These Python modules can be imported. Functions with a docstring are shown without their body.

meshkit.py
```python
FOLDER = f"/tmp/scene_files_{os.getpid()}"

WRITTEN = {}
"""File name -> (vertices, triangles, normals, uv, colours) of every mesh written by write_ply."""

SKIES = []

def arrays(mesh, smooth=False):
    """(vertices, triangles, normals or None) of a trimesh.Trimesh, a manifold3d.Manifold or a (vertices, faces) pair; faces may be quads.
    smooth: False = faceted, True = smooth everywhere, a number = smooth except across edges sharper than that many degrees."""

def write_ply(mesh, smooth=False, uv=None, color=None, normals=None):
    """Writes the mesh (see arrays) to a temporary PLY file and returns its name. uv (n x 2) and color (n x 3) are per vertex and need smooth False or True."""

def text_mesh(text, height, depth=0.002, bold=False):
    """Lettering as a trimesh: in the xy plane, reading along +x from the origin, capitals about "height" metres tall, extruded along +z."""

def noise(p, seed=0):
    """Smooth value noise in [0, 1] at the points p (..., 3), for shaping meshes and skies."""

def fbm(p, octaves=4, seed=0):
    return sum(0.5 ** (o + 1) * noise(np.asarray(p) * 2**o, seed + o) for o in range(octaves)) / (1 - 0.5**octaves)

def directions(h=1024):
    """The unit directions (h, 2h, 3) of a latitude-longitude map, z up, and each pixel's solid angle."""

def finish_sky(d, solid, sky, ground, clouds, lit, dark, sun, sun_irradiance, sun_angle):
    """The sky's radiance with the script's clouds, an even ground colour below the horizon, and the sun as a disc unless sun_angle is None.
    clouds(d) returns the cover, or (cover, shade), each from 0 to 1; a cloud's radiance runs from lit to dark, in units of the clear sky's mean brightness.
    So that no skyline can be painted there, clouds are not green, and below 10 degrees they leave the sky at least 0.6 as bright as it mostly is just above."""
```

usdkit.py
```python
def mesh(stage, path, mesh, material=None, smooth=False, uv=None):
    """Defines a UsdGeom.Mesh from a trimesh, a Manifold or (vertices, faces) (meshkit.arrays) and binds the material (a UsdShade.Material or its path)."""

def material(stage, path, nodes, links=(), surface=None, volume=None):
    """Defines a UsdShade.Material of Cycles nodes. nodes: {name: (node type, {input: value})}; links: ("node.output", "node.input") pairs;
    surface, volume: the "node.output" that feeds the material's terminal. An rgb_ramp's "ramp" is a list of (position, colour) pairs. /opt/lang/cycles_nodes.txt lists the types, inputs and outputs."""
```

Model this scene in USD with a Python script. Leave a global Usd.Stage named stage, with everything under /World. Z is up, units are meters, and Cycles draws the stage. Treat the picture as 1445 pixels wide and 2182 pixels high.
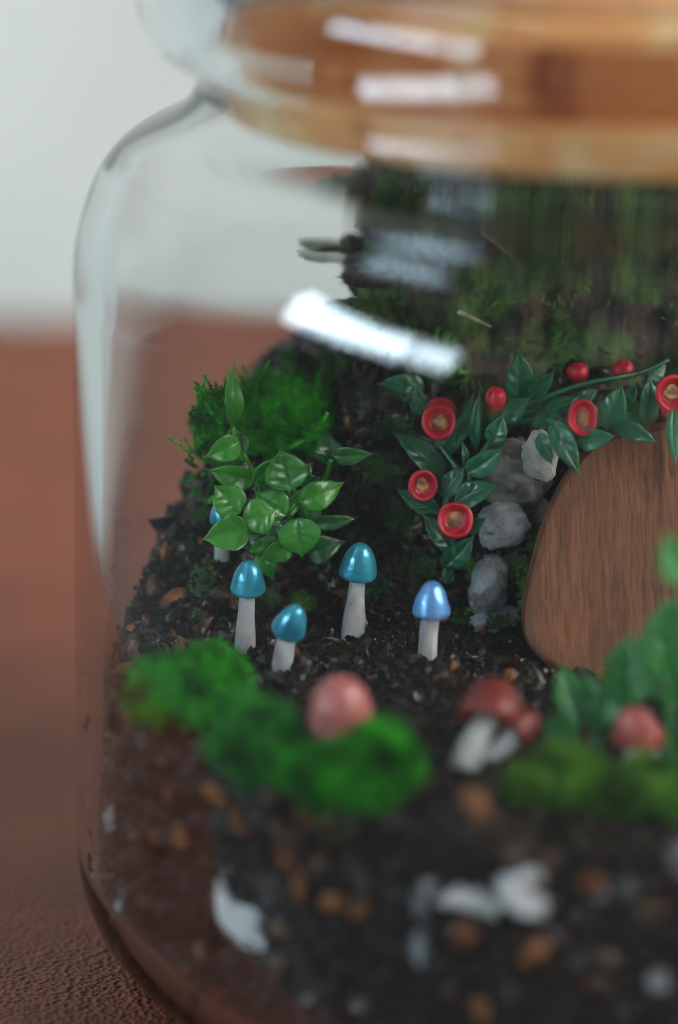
import math, numpy as np, trimesh, usdkit
from pxr import Usd, UsdGeom, UsdLux, UsdShade, Gf, Sdf
from meshkit import noise, fbm

rng = np.random.default_rng(7)
stage = Usd.Stage.CreateInMemory()
UsdGeom.SetStageUpAxis(stage, UsdGeom.Tokens.z)
UsdGeom.SetStageMetersPerUnit(stage, 1.0)
world = UsdGeom.Xform.Define(stage, '/World')
UsdGeom.Scope.Define(stage, '/World/Looks')

# ------------------------------------------------------------------ camera
PITCH = math.radians(16.3)
CAM = np.array([-0.0232, -0.2496, 0.1106])
FWD = np.array([0, math.cos(PITCH), -math.sin(PITCH)])
UP = np.array([0, math.sin(PITCH), math.cos(PITCH)])
RIGHT = np.array([1.0, 0, 0])
TAN = 0.1059                                    # half the picture's width at distance 1
cam = UsdGeom.Camera.Define(stage, '/World/camera')
M = np.eye(4)
M[0, :3], M[1, :3], M[2, :3], M[3, :3] = RIGHT, UP, -FWD, CAM
cam.AddTransformOp().Set(Gf.Matrix4d(M.tolist()))
cam.CreateFocalLengthAttr(50.0)
cam.CreateHorizontalApertureAttr(2 * 50 * TAN)
cam.CreateVerticalApertureAttr(2 * 50 * TAN * 1024 / 678)
cam.CreateClippingRangeAttr(Gf.Vec2f(0.01, 20))
cam.CreateFStopAttr(4.5)
cam.CreateFocusDistanceAttr(0.262)
cam.CreateExposureAttr(1.05)

def ray(u, v):
    x, y = (u - 722.5) / 722.5 * TAN, (1091 - v) / 722.5 * TAN
    d = FWD + RIGHT * x + UP * y
    return d / np.linalg.norm(d)
def P(u, v, Y=0.0):                             # the point of the plane y = Y that a sight line passes
    d = ray(u, v)
    return CAM + d * ((Y - CAM[1]) / d[1])
def MM(px, Y=0.0):                              # a length in the photograph at depth Y, in metres
    return px / 722.5 * TAN * (Y - CAM[1]) * 1.12

# ------------------------------------------------------------------ materials
def mat(name, nodes, links=(), surface='p.BSDF', volume=None):
    return usdkit.material(stage, '/World/Looks/' + name, nodes, links, surface=surface, volume=volume)

# ------------------------------------------------------------------ light: a window of two panes to the front left, and the dim room
def rect(name, az, el, dist, w, h, rad, color, roll=0.0, off=0.0):
    d = np.array([math.sin(az) * math.cos(el), -math.cos(az) * math.cos(el), math.sin(el)])
    pos = np.array([0, 0, 0.05]) + d * dist
    z = d                                        # the light shines along -z
    x = np.cross([0, 0, 1.0], z); x /= np.linalg.norm(x)
    y = np.cross(z, x)
    c, s = math.cos(math.radians(roll)), math.sin(math.radians(roll)); x, y = x * c + y * s, y * c - x * s
    pos = pos + x * off
    L = UsdLux.RectLight.Define(stage, '/World/' + name)
    m = np.eye(4); m[0, :3], m[1, :3], m[2, :3], m[3, :3] = x, y, z, pos
    L.AddTransformOp().Set(Gf.Matrix4d(m.tolist()))
    L.CreateWidthAttr(w); L.CreateHeightAttr(h)
    L.CreateIntensityAttr(rad); L.CreateColorAttr(Gf.Vec3f(*color))
    return L
WIN = (0.68, 0.86, 1.0)
rect('window_light', math.radians(-55), math.radians(8), 0.8, 0.40, 0.12, 12.0, WIN, -16, -0.09)
rect('window_light_001', math.radians(-55), math.radians(8), 0.8, 0.13, 0.105, 9.5, WIN, -16, 0.187)
rect('window_light_002', math.radians(-58), math.radians(39), 0.8, 0.24, 0.12, 2.6, (0.60, 0.82, 1.0), -6)
rect('window_light_003', math.radians(-72), math.radians(59), 0.8, 0.28, 0.13, 3.2, (0.60, 0.82, 1.0), -6)
rect('side_window_light', math.radians(66), math.radians(32), 0.8, 0.60, 0.50, 8.5, (1.0, 0.985, 0.96))  # added soft fill lamp, unseen on the right, brightens the garden; not a window
dome = UsdLux.DomeLight.Define(stage, '/World/room_light')
dm = mat('room_air', {'b': ('background_shader', {'color': (0.80, 0.92, 1.0), 'strength': 0.055})}, surface='b.background')
UsdShade.MaterialBindingAPI.Apply(dome.GetPrim()).Bind(dm)

# ------------------------------------------------------------------ helpers
used = {}
def numbered(name, parent):
    k = (parent, name); n = used.get(k, 0); used[k] = n + 1
    return name if n == 0 else f'{name}_{n:03d}'
def tag(o, label=None, cat=None, group=None, kind=None):
    p = o.GetPrim() if hasattr(o, 'GetPrim') else o
    for k, v in (('label', label), ('category', cat), ('group', group), ('kind', kind)):
        if v: p.SetCustomDataByKey(k, v)
    return o
def path_of(o):
    return '/World' if o is None else str(o.GetPath())
def obj(name, mesh, material, parent=None, smooth=40):
    pp = path_of(parent)
    return usdkit.mesh(stage, pp + '/' + numbered(name, pp), mesh, material, smooth=smooth)
def empty(name, parent=None):
    pp = path_of(parent)
    return UsdGeom.Xform.Define(stage, pp + '/' + numbered(name, pp))

def revolve(prof, seg=256):
    prof = np.asarray(prof, float); n = len(prof)
    a = np.linspace(0, 2 * np.pi, seg, endpoint=False)
    v = np.stack([np.outer(np.cos(a), prof[:, 0]), np.outer(np.sin(a), prof[:, 0]), np.tile(prof[:, 1], (seg, 1))], -1).reshape(-1, 3)
    i, j = np.meshgrid(np.arange(seg), np.arange(n - 1), indexing='ij')
    a0, a1 = i * n + j, ((i + 1) % seg) * n + j
    f = np.concatenate([np.stack([a0, a1, a1 + 1], -1).reshape(-1, 3), np.stack([a0, a1 + 1, a0 + 1], -1).reshape(-1, 3)])
    m = trimesh.Trimesh(v, f, process=False); m.merge_vertices(); m.update_faces(m.nondegenerate_faces()); return m
def spline(pts, n, closed=False):
    from scipy.interpolate import CubicSpline, PchipInterpolator
    p = np.asarray(pts, float)
    t = np.concatenate([[0], np.cumsum(np.linalg.norm(np.diff(p, axis=0), axis=1))])
    return CubicSpline(t, p)(np.linspace(0, t[-1], n))
def arc(cx, cz, r, a0, a1, n):
    a = np.radians(np.linspace(a0, a1, n))
    return np.stack([cx + r * np.cos(a), cz + r * np.sin(a)], 1)

# ------------------------------------------------------------------ setting: leather table, white wall
leather = mat('brown_leather', {
    'tc': ('geometry', {}),
    'v': ('voronoi_texture', {'scale': 1900.0}),
    'n': ('noise_texture', {'scale': 900.0, 'detail': 3.0}),
    'n2': ('noise_texture', {'scale': 60.0, 'detail': 3.0}),
    'r': ('rgb_ramp', {'ramp': [(0.3, (0.145, 0.035, 0.014)), (0.7, (0.22, 0.056, 0.023))]}),
    'm': ('math', {'math_type': 'multiply', 'value2': 0.6}),
    'a': ('math', {'math_type': 'add'}),
    'b': ('bump', {'strength': 0.8, 'distance': 0.0005}),
    'p': ('principled_bsdf', {'roughness': 0.55, 'specular_ior_level': 0.32})},
    [('tc.position', 'v.vector'), ('tc.position', 'n.vector'), ('tc.position', 'n2.vector'), ('n2.fac', 'r.fac'), ('r.color', 'p.base_color'),
     ('n.fac', 'm.value1'), ('m.value', 'a.value1'), ('v.distance', 'a.value2'), ('a.value', 'b.height'), ('b.normal', 'p.normal')])
wallm = mat('white_cloth', {
    'tc': ('geometry', {}), 'n': ('noise_texture', {'scale': 22.0, 'detail': 4.0}),
    'r': ('rgb_ramp', {'ramp': [(0.3, (0.41, 0.435, 0.405)), (0.7, (0.475, 0.505, 0.475))]}),
    'p': ('principled_bsdf', {'roughness': 0.9})},
    [('tc.position', 'n.vector'), ('n.fac', 'r.fac'), ('r.color', 'p.base_color')])
from shapely.geometry import Polygon
t = trimesh.creation.extrude_polygon(Polygon([(-0.118, 0.235), (-0.118, -0.012), (-0.030, -0.053), (0.30, -0.205), (0.58, -0.205), (0.58, 0.235)]), 0.02, engine='earcut'); t.apply_translation([0, 0, -0.02])
tag(obj('tabletop', t, leather, smooth=False), 'brown grained leather tabletop under the jar', 'tabletop', kind='structure')
w = trimesh.creation.box([1.4, 0.01, 1.2]); w.apply_translation([-0.09, 0.26, 0.54])
tag(obj('wall', w, wallm, smooth=40), 'plain white cloth wall behind the leather tabletop', 'wall', kind='structure')

# ------------------------------------------------------------------ glass jar
glass = mat('clear_glass', {'p': ('principled_bsdf', {'base_color': (0.97, 0.985, 0.98), 'roughness': 0.0, 'ior': 1.48, 'transmission_weight': 1.0})})
RI, RO = 0.0425, 0.0450
outer = spline([(0.0443, 0.0568), (0.04422, 0.0586), (0.04392, 0.0608), (0.0433, 0.0631), (0.0424, 0.0654), (0.0407, 0.0677), (0.0382, 0.0693), (0.0359, 0.0706), (0.0347, 0.0720), (0.0345, 0.0734), (0.0354, 0.0745), (0.0373, 0.0756), (0.0386, 0.0775), (0.0389, 0.0800), (0.0381, 0.0827), (0.0362, 0.0837)], 110)
tg = np.gradient(outer, axis=0); tg /= np.linalg.norm(tg, axis=1)[:, None]
k = int(np.argmin(np.abs(outer[:, 1] - 0.0730)))
th = np.interp(np.arange(k), [0, k * 0.5, k - 1], [0.0023, 0.0022, 0.0016])
inner = outer[:k] + np.stack([-tg[:k, 1], tg[:k, 0]], 1) * th[:, None]          # the wall keeps about the same thickness round the shoulder
inner = inner[(inner[:, 1] > 0.0567)][::-1]
prof = [np.array([[0, 0.0022], [0.020, 0.0018], [0.031, 0.0006]]), arc(0.0350, 0.0100, 0.0100, -90, 0, 40),
        np.stack([np.linspace(RO, 0.0443, 21), np.linspace(0.0100, 0.0568, 21)], 1)[1:-1], outer,
        spline([(0.0352, 0.0836), (0.0341, 0.0826), (0.0336, 0.0800), (0.0334, 0.0765), (0.0332, 0.0742)], 24), inner,
        np.stack([np.interp(np.linspace(0.0555, 0.0120, 20), [0.0105, 0.022, 0.0568], [0.0430, 0.0426, 0.0420]), np.linspace(0.0555, 0.0120, 20)], 1),
        arc(0.0349, 0.0105, 0.0081, 0, -90, 30), np.array([[0.020, 0.0030], [0, 0.0034]])]
jar = revolve(np.vstack(prof), 384)
jar.fix_normals()
gj = tag(empty('glass_jar'), 'clear round glass jar with a rounded shoulder, holding the miniature garden', 'jar')
obj('jar_body', jar, glass, gj, smooth=True)

# ------------------------------------------------------------------ cork
corkm = mat('cork', {
    'tc': ('geometry', {}), 'n': ('noise_texture', {'scale': 105.0, 'detail': 4.0, 'distortion': 0.8}), 'v': ('voronoi_texture', {'scale': 260.0}),
    'r': ('rgb_ramp', {'ramp': [(0.34, (0.40, 0.12, 0.04)), (0.43, (0.82, 0.36, 0.13)), (0.50, (0.86, 0.42, 0.15)), (0.62, (0.92, 0.66, 0.34)), (0.74, (0.74, 0.32, 0.12))]}),
    'b': ('bump', {'strength': 0.6, 'distance': 0.0006}), 'p': ('principled_bsdf', {'roughness': 0.75})},
    [('tc.position', 'n.vector'), ('tc.position', 'v.vector'), ('n.fac', 'r.fac'), ('r.color', 'p.base_color'), ('n.fac', 'b.height'), ('b.normal', 'p.normal')])
ck = revolve([(0, 0.0700), (0.0312, 0.0700), (0.0320, 0.0706), (0.0325, 0.0740), (0.0326, 0.0764), (0.0321, 0.0769), (0.0250, 0.0771), (0.0250, 0.0790), (0.0308, 0.0792), (0.0313, 0.0798), (0.0318, 0.0900), (0.0310, 0.0960), (0, 0.0960)], 128)
tag(obj('cork_stopper', ck, corkm, smooth=30), 'thick orange-brown cork stopper pushed into the mouth of the jar', 'cork stopper')

# ------------------------------------------------------------------ soil
Z0 = 0.0265
def sstep(a, b, x):
    t = np.clip((np.asarray(x, float) - a) / (b - a), 0, 1); return t * t * (3 - 2 * t)
def H(x, y):
    x, y = np.asarray(x, float), np.asarray(y, float)
    p = np.stack([x, y, np.zeros_like(x)], -1)
    amp = np.interp(x, [-0.043, -0.0405, -0.037, -0.0345, -0.0315, -0.027, -0.02, 0.02, 0.043], [0.0035, 0.004, 0.0075, 0.0105, 0.0165, 0.0185, 0.0195, 0.0195, 0.015])
    yb = 0.0032 + 0.0012 * np.sin(x * 420) - 0.003 * sstep(-0.028, -0.038, x)
    z = Z0 + amp * sstep(0, 0.0135, y - yb)
    z = z + 0.0016 * (fbm(p * 260, 3, 3) - 0.5) + 0.0007 * sstep(-0.034, -0.041, x)
    return z - 0.0012 * sstep(-0.020, -0.036, y)
def G(u, v, lift=0.0):                          # where a sight line meets the soil
    d = ray(u, v); t = np.linspace(0.19, 0.32, 1300); p = CAM + d * t[:, None]
    below = (p[:, 2] < H(p[:, 0], p[:, 1]) + lift) & (np.hypot(p[:, 0], p[:, 1]) < 0.0425)
    return p[np.argmax(below)] if below.any() else P(u, v, 0.008)
def F(u, v, r=0.0411):                          # where a sight line meets the front of the soil, behind the glass
    d = ray(u, v); o = CAM
    a, b, c = d[0]**2 + d[1]**2, o[0]*d[0] + o[1]*d[1], o[0]**2 + o[1]**2 - r * r
    return o + d * ((-b - math.sqrt(max(b*b - a*c, 0))) / a)

soilm = mat('dark_soil', {
    'g': ('geometry', {}), 'n': ('noise_texture', {'scale': 900.0, 'detail': 4.0}),
    'r': ('rgb_ramp', {'ramp': [(0.35, (0.010, 0.007, 0.005)), (0.6, (0.030, 0.018, 0.011)), (0.75, (0.07, 0.035, 0.016))]}),
    'b': ('bump', {'strength': 0.8, 'distance': 0.0006}), 'p': ('principled_bsdf', {'roughness': 0.45})},
    [('g.position', 'n.vector'), ('n.fac', 'r.fac'), ('r.color', 'p.base_color'), ('n.fac', 'b.height'), ('b.normal', 'p.normal')])
def crumb_mat(name, stops, rough=0.4):
    return mat(name, {'g': ('geometry', {}), 'n': ('noise_texture', {'scale': 1500.0, 'detail': 3.0}),
        'r': ('rgb_ramp', {'ramp': stops, 'interpolate': False}),
        'k': ('map_range', {'from_min': 0.3, 'from_max': 0.7, 'to_min': 0.55, 'to_max': 1.35}),
        'm': ('mix', {'mix_type': 'multiply', 'fac': 1.0}),
        'rr': ('rgb_ramp', {'ramp': [(0, (rough, 0, 0)), (0.17, (0.10, 0, 0)), (0.21, (rough * 1.3, 0, 0)), (0.44, (0.08, 0, 0)), (0.47, (rough, 0, 0)), (0.70, (0.12, 0, 0)), (0.73, (rough * 1.2, 0, 0))], 'interpolate': False}), 'sr': ('separate_color', {}),
        'b': ('bump', {'strength': 0.5, 'distance': 0.0003}), 'p': ('principled_bsdf', {'roughness': rough, 'specular_ior_level': 0.3})},
        [('g.position', 'n.vector'), ('g.random_per_island', 'r.fac'), ('g.random_per_island', 'rr.fac'), ('rr.color', 'sr.color'), ('sr.r', 'p.roughness'), ('r.color', 'm.color1'), ('n.fac', 'k.value'), ('k.result', 'm.color2'), ('m.color', 'p.base_color'), ('n.fac', 'b.height'), ('b.normal', 'p.normal')])
crumbs_top = crumb_mat('soil_crumbs', [(0, (0.016, 0.009, 0.005)), (0.25, (0.045, 0.022, 0.010)), (0.50, (0.095, 0.041, 0.016)), (0.72, (0.17, 0.066, 0.024)), (0.87, (0.23, 0.085, 0.025)), (0.95, (0.36, 0.18, 0.07)), (0.98, (0.09, 0.14, 0.03))], 0.36)
crumbs_side = crumb_mat('soil_crumbs_at_glass', [(0, (0.022, 0.012, 0.007)), (0.22, (0.080, 0.036, 0.018)), (0.45, (0.18, 0.072, 0.030)), (0.64, (0.30, 0.11, 0.042)), (0.80, (0.04, 0.022, 0.013)), (0.88, (0.50, 0.18, 0.055)), (0.97, (0.12, 0.115, 0.115)), (0.99, (0.26, 0.25, 0.24))], 0.45)

splinters = crumb_mat('bark_splinters', [(0, (0.03, 0.015, 0.007)), (0.3, (0.08, 0.034, 0.013)), (0.55, (0.16, 0.060, 0.020)), (0.78, (0.28, 0.11, 0.035)), (0.93, (0.40, 0.24, 0.12))], 0.5)
ICO = trimesh.creation.icosphere(0)
def rotations(n, r=rng):
    q = r.normal(size=(n, 4)); q /= np.linalg.norm(q, axis=1)[:, None]
    w, x, y, z = q.T
    return np.stack([1-2*(y*y+z*z), 2*(x*y-z*w), 2*(x*z+y*w), 2*(x*y+z*w), 1-2*(x*x+z*z), 2*(y*z-x*w), 2*(x*z-y*w), 2*(y*z+x*w), 1-2*(x*x+y*y)], -1).reshape(n, 3, 3)
def lumps(c, size, stretch=(1, 1, 1), jitter=0.3, base=ICO, rot=None):
    c = np.asarray(c, float); n = len(c); nv = len(base.vertices)
    sc = np.asarray(size, float).reshape(n, 1, 1) * np.asarray(stretch, float).reshape(-1, 1, 3)
    v = base.vertices[None] * (1 + jitter * rng.uniform(-1, 1, (n, nv, 1))) * sc
    v = np.einsum('nij,nkj->nki', rotations(n) if rot is None else rot, v) + c[:, None]
    return trimesh.Trimesh(v.reshape(-1, 3), (base.faces[None] + np.arange(n)[:, None, None] * nv).reshape(-1, 3), process=False)
def keep_in(c, r=0.0420):
    c = c.copy(); q = np.hypot(c[:, 0], c[:, 1]); k = np.minimum(1, r / np.maximum(q, 1e-9)); c[:, :2] *= k[:, None]; return c

soil = tag(empty('soil'), 'dark crumbly potting soil heaped up inside the jar', 'soil', kind='structure')
na, nr = 240, 90
rr = np.linspace(0, 0.0415, nr); aa = np.linspace(0, 2 * np.pi, na, endpoint=False)
X, Y = np.outer(np.cos(aa), rr), np.outer(np.sin(aa), rr)
Zt = H(X, Y)
low = [(0.0416, 0.0200), (0.0418, 0.0120), (0.0411, 0.0078), (0.0390, 0.0047), (0.0345, 0.0032), (0.0, 0.0040)]
cols = [np.stack([X, Y, Zt], -1)]
for r_, z_ in low:
    cols.append(np.stack([np.cos(aa) * r_, np.sin(aa) * r_, np.full(na, z_)], -1)[:, None])
V = np.concatenate(cols, 1); n_ = V.shape[1]
i, j = np.meshgrid(np.arange(na), np.arange(n_ - 1), indexing='ij')
a0, a1 = i * n_ + j, ((i + 1) % na) * n_ + j
m = trimesh.Trimesh(V.reshape(-1, 3), np.concatenate([np.stack([a0, a0 + 1, a1 + 1], -1).reshape(-1, 3), np.stack([a0, a1 + 1, a1], -1).reshape(-1, 3)]), process=False)
m.merge_vertices(); m.update_faces(m.nondegenerate_faces()); m.fix_normals()
obj('soil_body', m, soilm, soil, smooth=True)

def top_points(n, y0=-0.042, y1=0.03):
    x, y = rng.uniform(-0.042, 0.016, n), rng.uniform(y0, y1, n)
    k = np.hypot(x, y) < 0.0414; x, y = x[k], y[k]
    return np.stack([x, y, H(x, y)], -1)
c = np.vstack([top_points(9000), top_points(26000, -0.014, 0.018)])
sz = 0.00016 * np.exp(rng.normal(0, 0.55, len(c))) + 0.00005
st = np.stack([np.exp(rng.normal(0.25, 0.35, len(c))), np.ones(len(c)), rng.uniform(0.5, 1, len(c))], -1)
tag(obj('crumb', lumps(keep_in(c + rng.normal(0, 0.00018, c.shape)), sz, st), crumbs_top, soil, smooth=False), kind='stuff')
# splinters of bark lying on the soil, joined
c = top_points(9000, -0.014, 0.018); n = len(c)
tag(obj('splinter', lumps(keep_in(c + [0, 0, 0.0001]), np.full(n, 0.00009), np.stack([rng.uniform(3, 8, n), np.ones(n), np.full(n, 0.6)], -1), 0.2), splinters, soil, smooth=False), kind='stuff')
# the cut face of the soil that presses against the glass
def side_points(n):
    a = rng.uniform(math.radians(172), math.radians(292), n); t = rng.uniform(0, 1, n)
    top = H(np.cos(a) * 0.0412, np.sin(a) * 0.0412); z = 0.0028 + (top - 0.0028) * t
    dz = np.clip(0.0105 - z, 0, 0.0079); r = np.where(z < 0.0105, 0.0349 + np.sqrt(np.maximum(0.0079**2 - dz**2, 0)), np.interp(z, [0.0105, 0.022, 0.0568], [0.0428, 0.0424, 0.0418])) - 0.0003
    return np.stack([np.cos(a) * r, np.sin(a) * r, z], -1)
c = side_points(11000)
sz = 0.00030 * np.exp(rng.normal(0, 0.55, len(c))) + 0.00006
c[:, :2] *= (1 - sz * 0.7 / np.hypot(c[:, 0], c[:, 1]))[:, None]
st = np.stack([np.exp(rng.normal(0.2, 0.3, len(c))), np.ones(len(c)), rng.uniform(0.6, 1, len(c))], -1)
tag(obj('crumb', lumps(c, sz, st), crumbs_side, soil, smooth=False), kind='stuff')
# bark chips one can pick apart
CH = [mat(f'bark_chip_{n}', {'g': ('geometry', {}), 'n': ('noise_texture', {'scale': 700.0, 'detail': 4.0, 'distortion': 1.0}), 'r': ('rgb_ramp', {'ramp': [(0.35, [x * 0.45 for x in c]), (0.65, c)]}),
      'b': ('bump', {'strength': 0.6, 'distance': 0.0004}), 'p': ('principled_bsdf', {'roughness': 0.4})}, [('g.position', 'n.vector'), ('n.fac', 'r.fac'), ('r.color', 'p.base_color'), ('n.fac', 'b.height'), ('b.normal', 'p.normal')])
      for n, c in (('black', (0.025, 0.014, 0.009)), ('brown', (0.08, 0.034, 0.015)), ('russet', (0.20, 0.07, 0.022)), ('orange', (0.38, 0.14, 0.04)), ('tan', (0.30, 0.18, 0.10)), ('grey', (0.17, 0.17, 0.18)))]
ICO1 = trimesh.creation.icosphere(1)
def chip(p, size, st, which, rmax=0.0418):
    obj('bark_chip', lumps(keep_in(np.array([p]), rmax - size * 0.6), [size], [st], 0.22, ICO1 if size > 0.0006 else ICO), CH[which], soil, smooth=False)
for p in top_points(260, -0.012, 0.017)[:110]:
    chip(p + [0, 0, 0.0002], rng.uniform(0.00035, 0.0008), (rng.uniform(1.2, 2.6), 1, rng.uniform(0.4, 0.8)), rng.choice(5, p=[0.22, 0.34, 0.26, 0.10, 0.08]))
for _ in range(90):                            # coarse chips on the left slope
    x, y = rng.uniform(-0.0415, -0.031), rng.uniform(-0.012, 0.012)
    if math.hypot(x, y) > 0.0412: continue
    chip(np.array([x, y, float(H(x, y)) + 0.0003]), rng.uniform(0.0004, 0.0009), (rng.uniform(1.1, 2.2), 1, rng.uniform(0.5, 0.9)), rng.choice(5, p=[0.34, 0.36, 0.2, 0.06, 0.04]))
for u, v, du, dv, w_ in ((243, 1300, -3, -22, 1), (288, 1300, 4, -26, 2), (318, 1268, 10, -14, 1), (262, 1290, -6, -20, 1), (340, 1200, -12, -12, 0), (352, 1160, -10, -16, 0), (372, 1130, -10, -14, 0), (228, 1345, -8, -18, 1)):
    Yq = -0.004; p = P(u, v, Yq); a_ = P(u + du, v + dv, Yq) - P(u - du, v - dv, Yq); L_ = np.linalg.norm(a_); ex = a_ / L_; ey = np.cross([0, 1, 0], ex); ey /= np.linalg.norm(ey)
    p[2] = max(p[2], float(H(p[0], p[1])) + 0.0002) if p[2] < H(p[0], p[1]) + 0.0016 else float(H(p[0], p[1])) + L_ * 0.3
    obj('bark_chip', lumps(keep_in(np.array([p]), 0.0412), [L_ / 2], [(1, 0.3, 0.25)], 0.2, ICO1, np.stack([ex, ey, np.cross(ex, ey)], 1)[None]), CH[w_], soil, smooth=False)
for p in side_points(230):
    s_ = rng.uniform(0.0005, 0.0013); p[:2] *= 1 - s_ * 0.6 / np.hypot(*p[:2])
    chip(p, s_, (rng.uniform(1, 1.7), 1, rng.uniform(0.6, 0.9)), rng.choice(6, p=[0.20, 0.28, 0.28, 0.12, 0.05, 0.07]), 0.0427)
for u, v, s_, w_ in ((1020, 1705, 0.0009, 3), (725, 1912, 0.0008, 3), (780, 1925, 0.0007, 3), (1150, 2010, 0.0010, 3), (490, 1690, 0.0009, 3), (375, 1780, 0.0010, 3), (530, 1745, 0.0007, 3), (640, 1830, 0.0009, 2), (415, 1770, 0.0007, 3), (1260, 1870, 0.0009, 2), (990, 1990, 0.0007, 4), (1030, 2140, 0.0008, 3)):
    chip(F(u, v, 0.0427 - 0.6 * s_), s_, (1.5, 1, 0.8), w_, 0.0429)
for u, v, du, dv, w_ in ((966, 1422, 5, -25, 3), (938, 1436, 16, -9, 3), (985, 1443, 11, 6, 3), (712, 1356, 17, 4, 4), (600, 1270, 22, 2, 2), (440, 1185, 6, 16, 4), (856, 1343, 10, 8, 2), (1078, 1400, 10, 12, 2), (300, 1330, 4, 22, 3), (795, 1440, 9, 7, 4)):
    p = G(u, v, 0.0004); a_ = P(u + du, v + dv, p[1]) - P(u - du, v - dv, p[1]); L_ = np.linalg.norm(a_); ex = a_ / L_; ey = np.cross([0, 1, 0], ex); ey /= np.linalg.norm(ey)
    obj('bark_chip', lumps([p], [L_ / 2], [(1, 0.28, 0.2)], 0.15, ICO1, np.stack([ex, ey, np.cross(ex, ey)], 1)[None]), CH[w_], soil, smooth=False)

# ------------------------------------------------------------------ pebbles, shells and stones
def rock(c, size, seed, rough=0.55, sub=4, base=None):
    r = np.random.default_rng(seed)
    pts = r.normal(size=(16, 3)); pts /= np.linalg.norm(pts, axis=1)[:, None]; pts *= r.uniform(0.8, 1.1, (16, 1))
    h = trimesh.convex.convex_hull(pts)
    for _ in range(sub): h = h.subdivide()
    v = np.array(h.vertices); nrm = v / np.linalg.norm(v, axis=1)[:, None]
    v = v * 0.65 + nrm * 0.35
    v += nrm * (rough * (fbm(v * 1.6 + seed, 4, seed) - 0.5) + 0.26 * (fbm(v * 5 + seed, 4, seed + 1) - 0.5))[:, None]
    return trimesh.Trimesh(v * np.asarray(size) + c, h.faces, process=False)
def stone_mat(name, a, b, rough=0.75):
    return mat(name, {'g': ('geometry', {}), 'n': ('noise_texture', {'scale': 420.0, 'detail': 6.0, 'roughness': 0.65}), 'n2': ('noise_texture', {'scale': 2600.0, 'detail': 2.0}),
        'r': ('rgb_ramp', {'ramp': [(0.32, a), (0.55, b), (0.75, [x * 1.25 for x in b])]}), 'b': ('bump', {'strength': 0.7, 'distance': 0.0004}), 'b2': ('bump', {'strength': 0.4, 'distance': 0.0001}), 'p': ('principled_bsdf', {'roughness': rough})},
        [('g.position', 'n.vector'), ('g.position', 'n2.vector'), ('n.fac', 'r.fac'), ('r.color', 'p.base_color'), ('n.fac', 'b.height'), ('n2.fac', 'b2.height'), ('b.normal', 'b2.normal'), ('b2.normal', 'p.normal')])
st_blue = stone_mat('stone_blue_grey', (0.10, 0.105, 0.11), (0.34, 0.36, 0.38)); st_brown = stone_mat('stone_brown_grey', (0.05, 0.045, 0.04), (0.25, 0.235, 0.21)); st_pale = stone_mat('stone_pale', (0.15, 0.14, 0.12), (0.40, 0.38, 0.34))
shellm = stone_mat('white_shell', (0.55, 0.54, 0.52), (0.80, 0.80, 0.79), 0.5)
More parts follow.
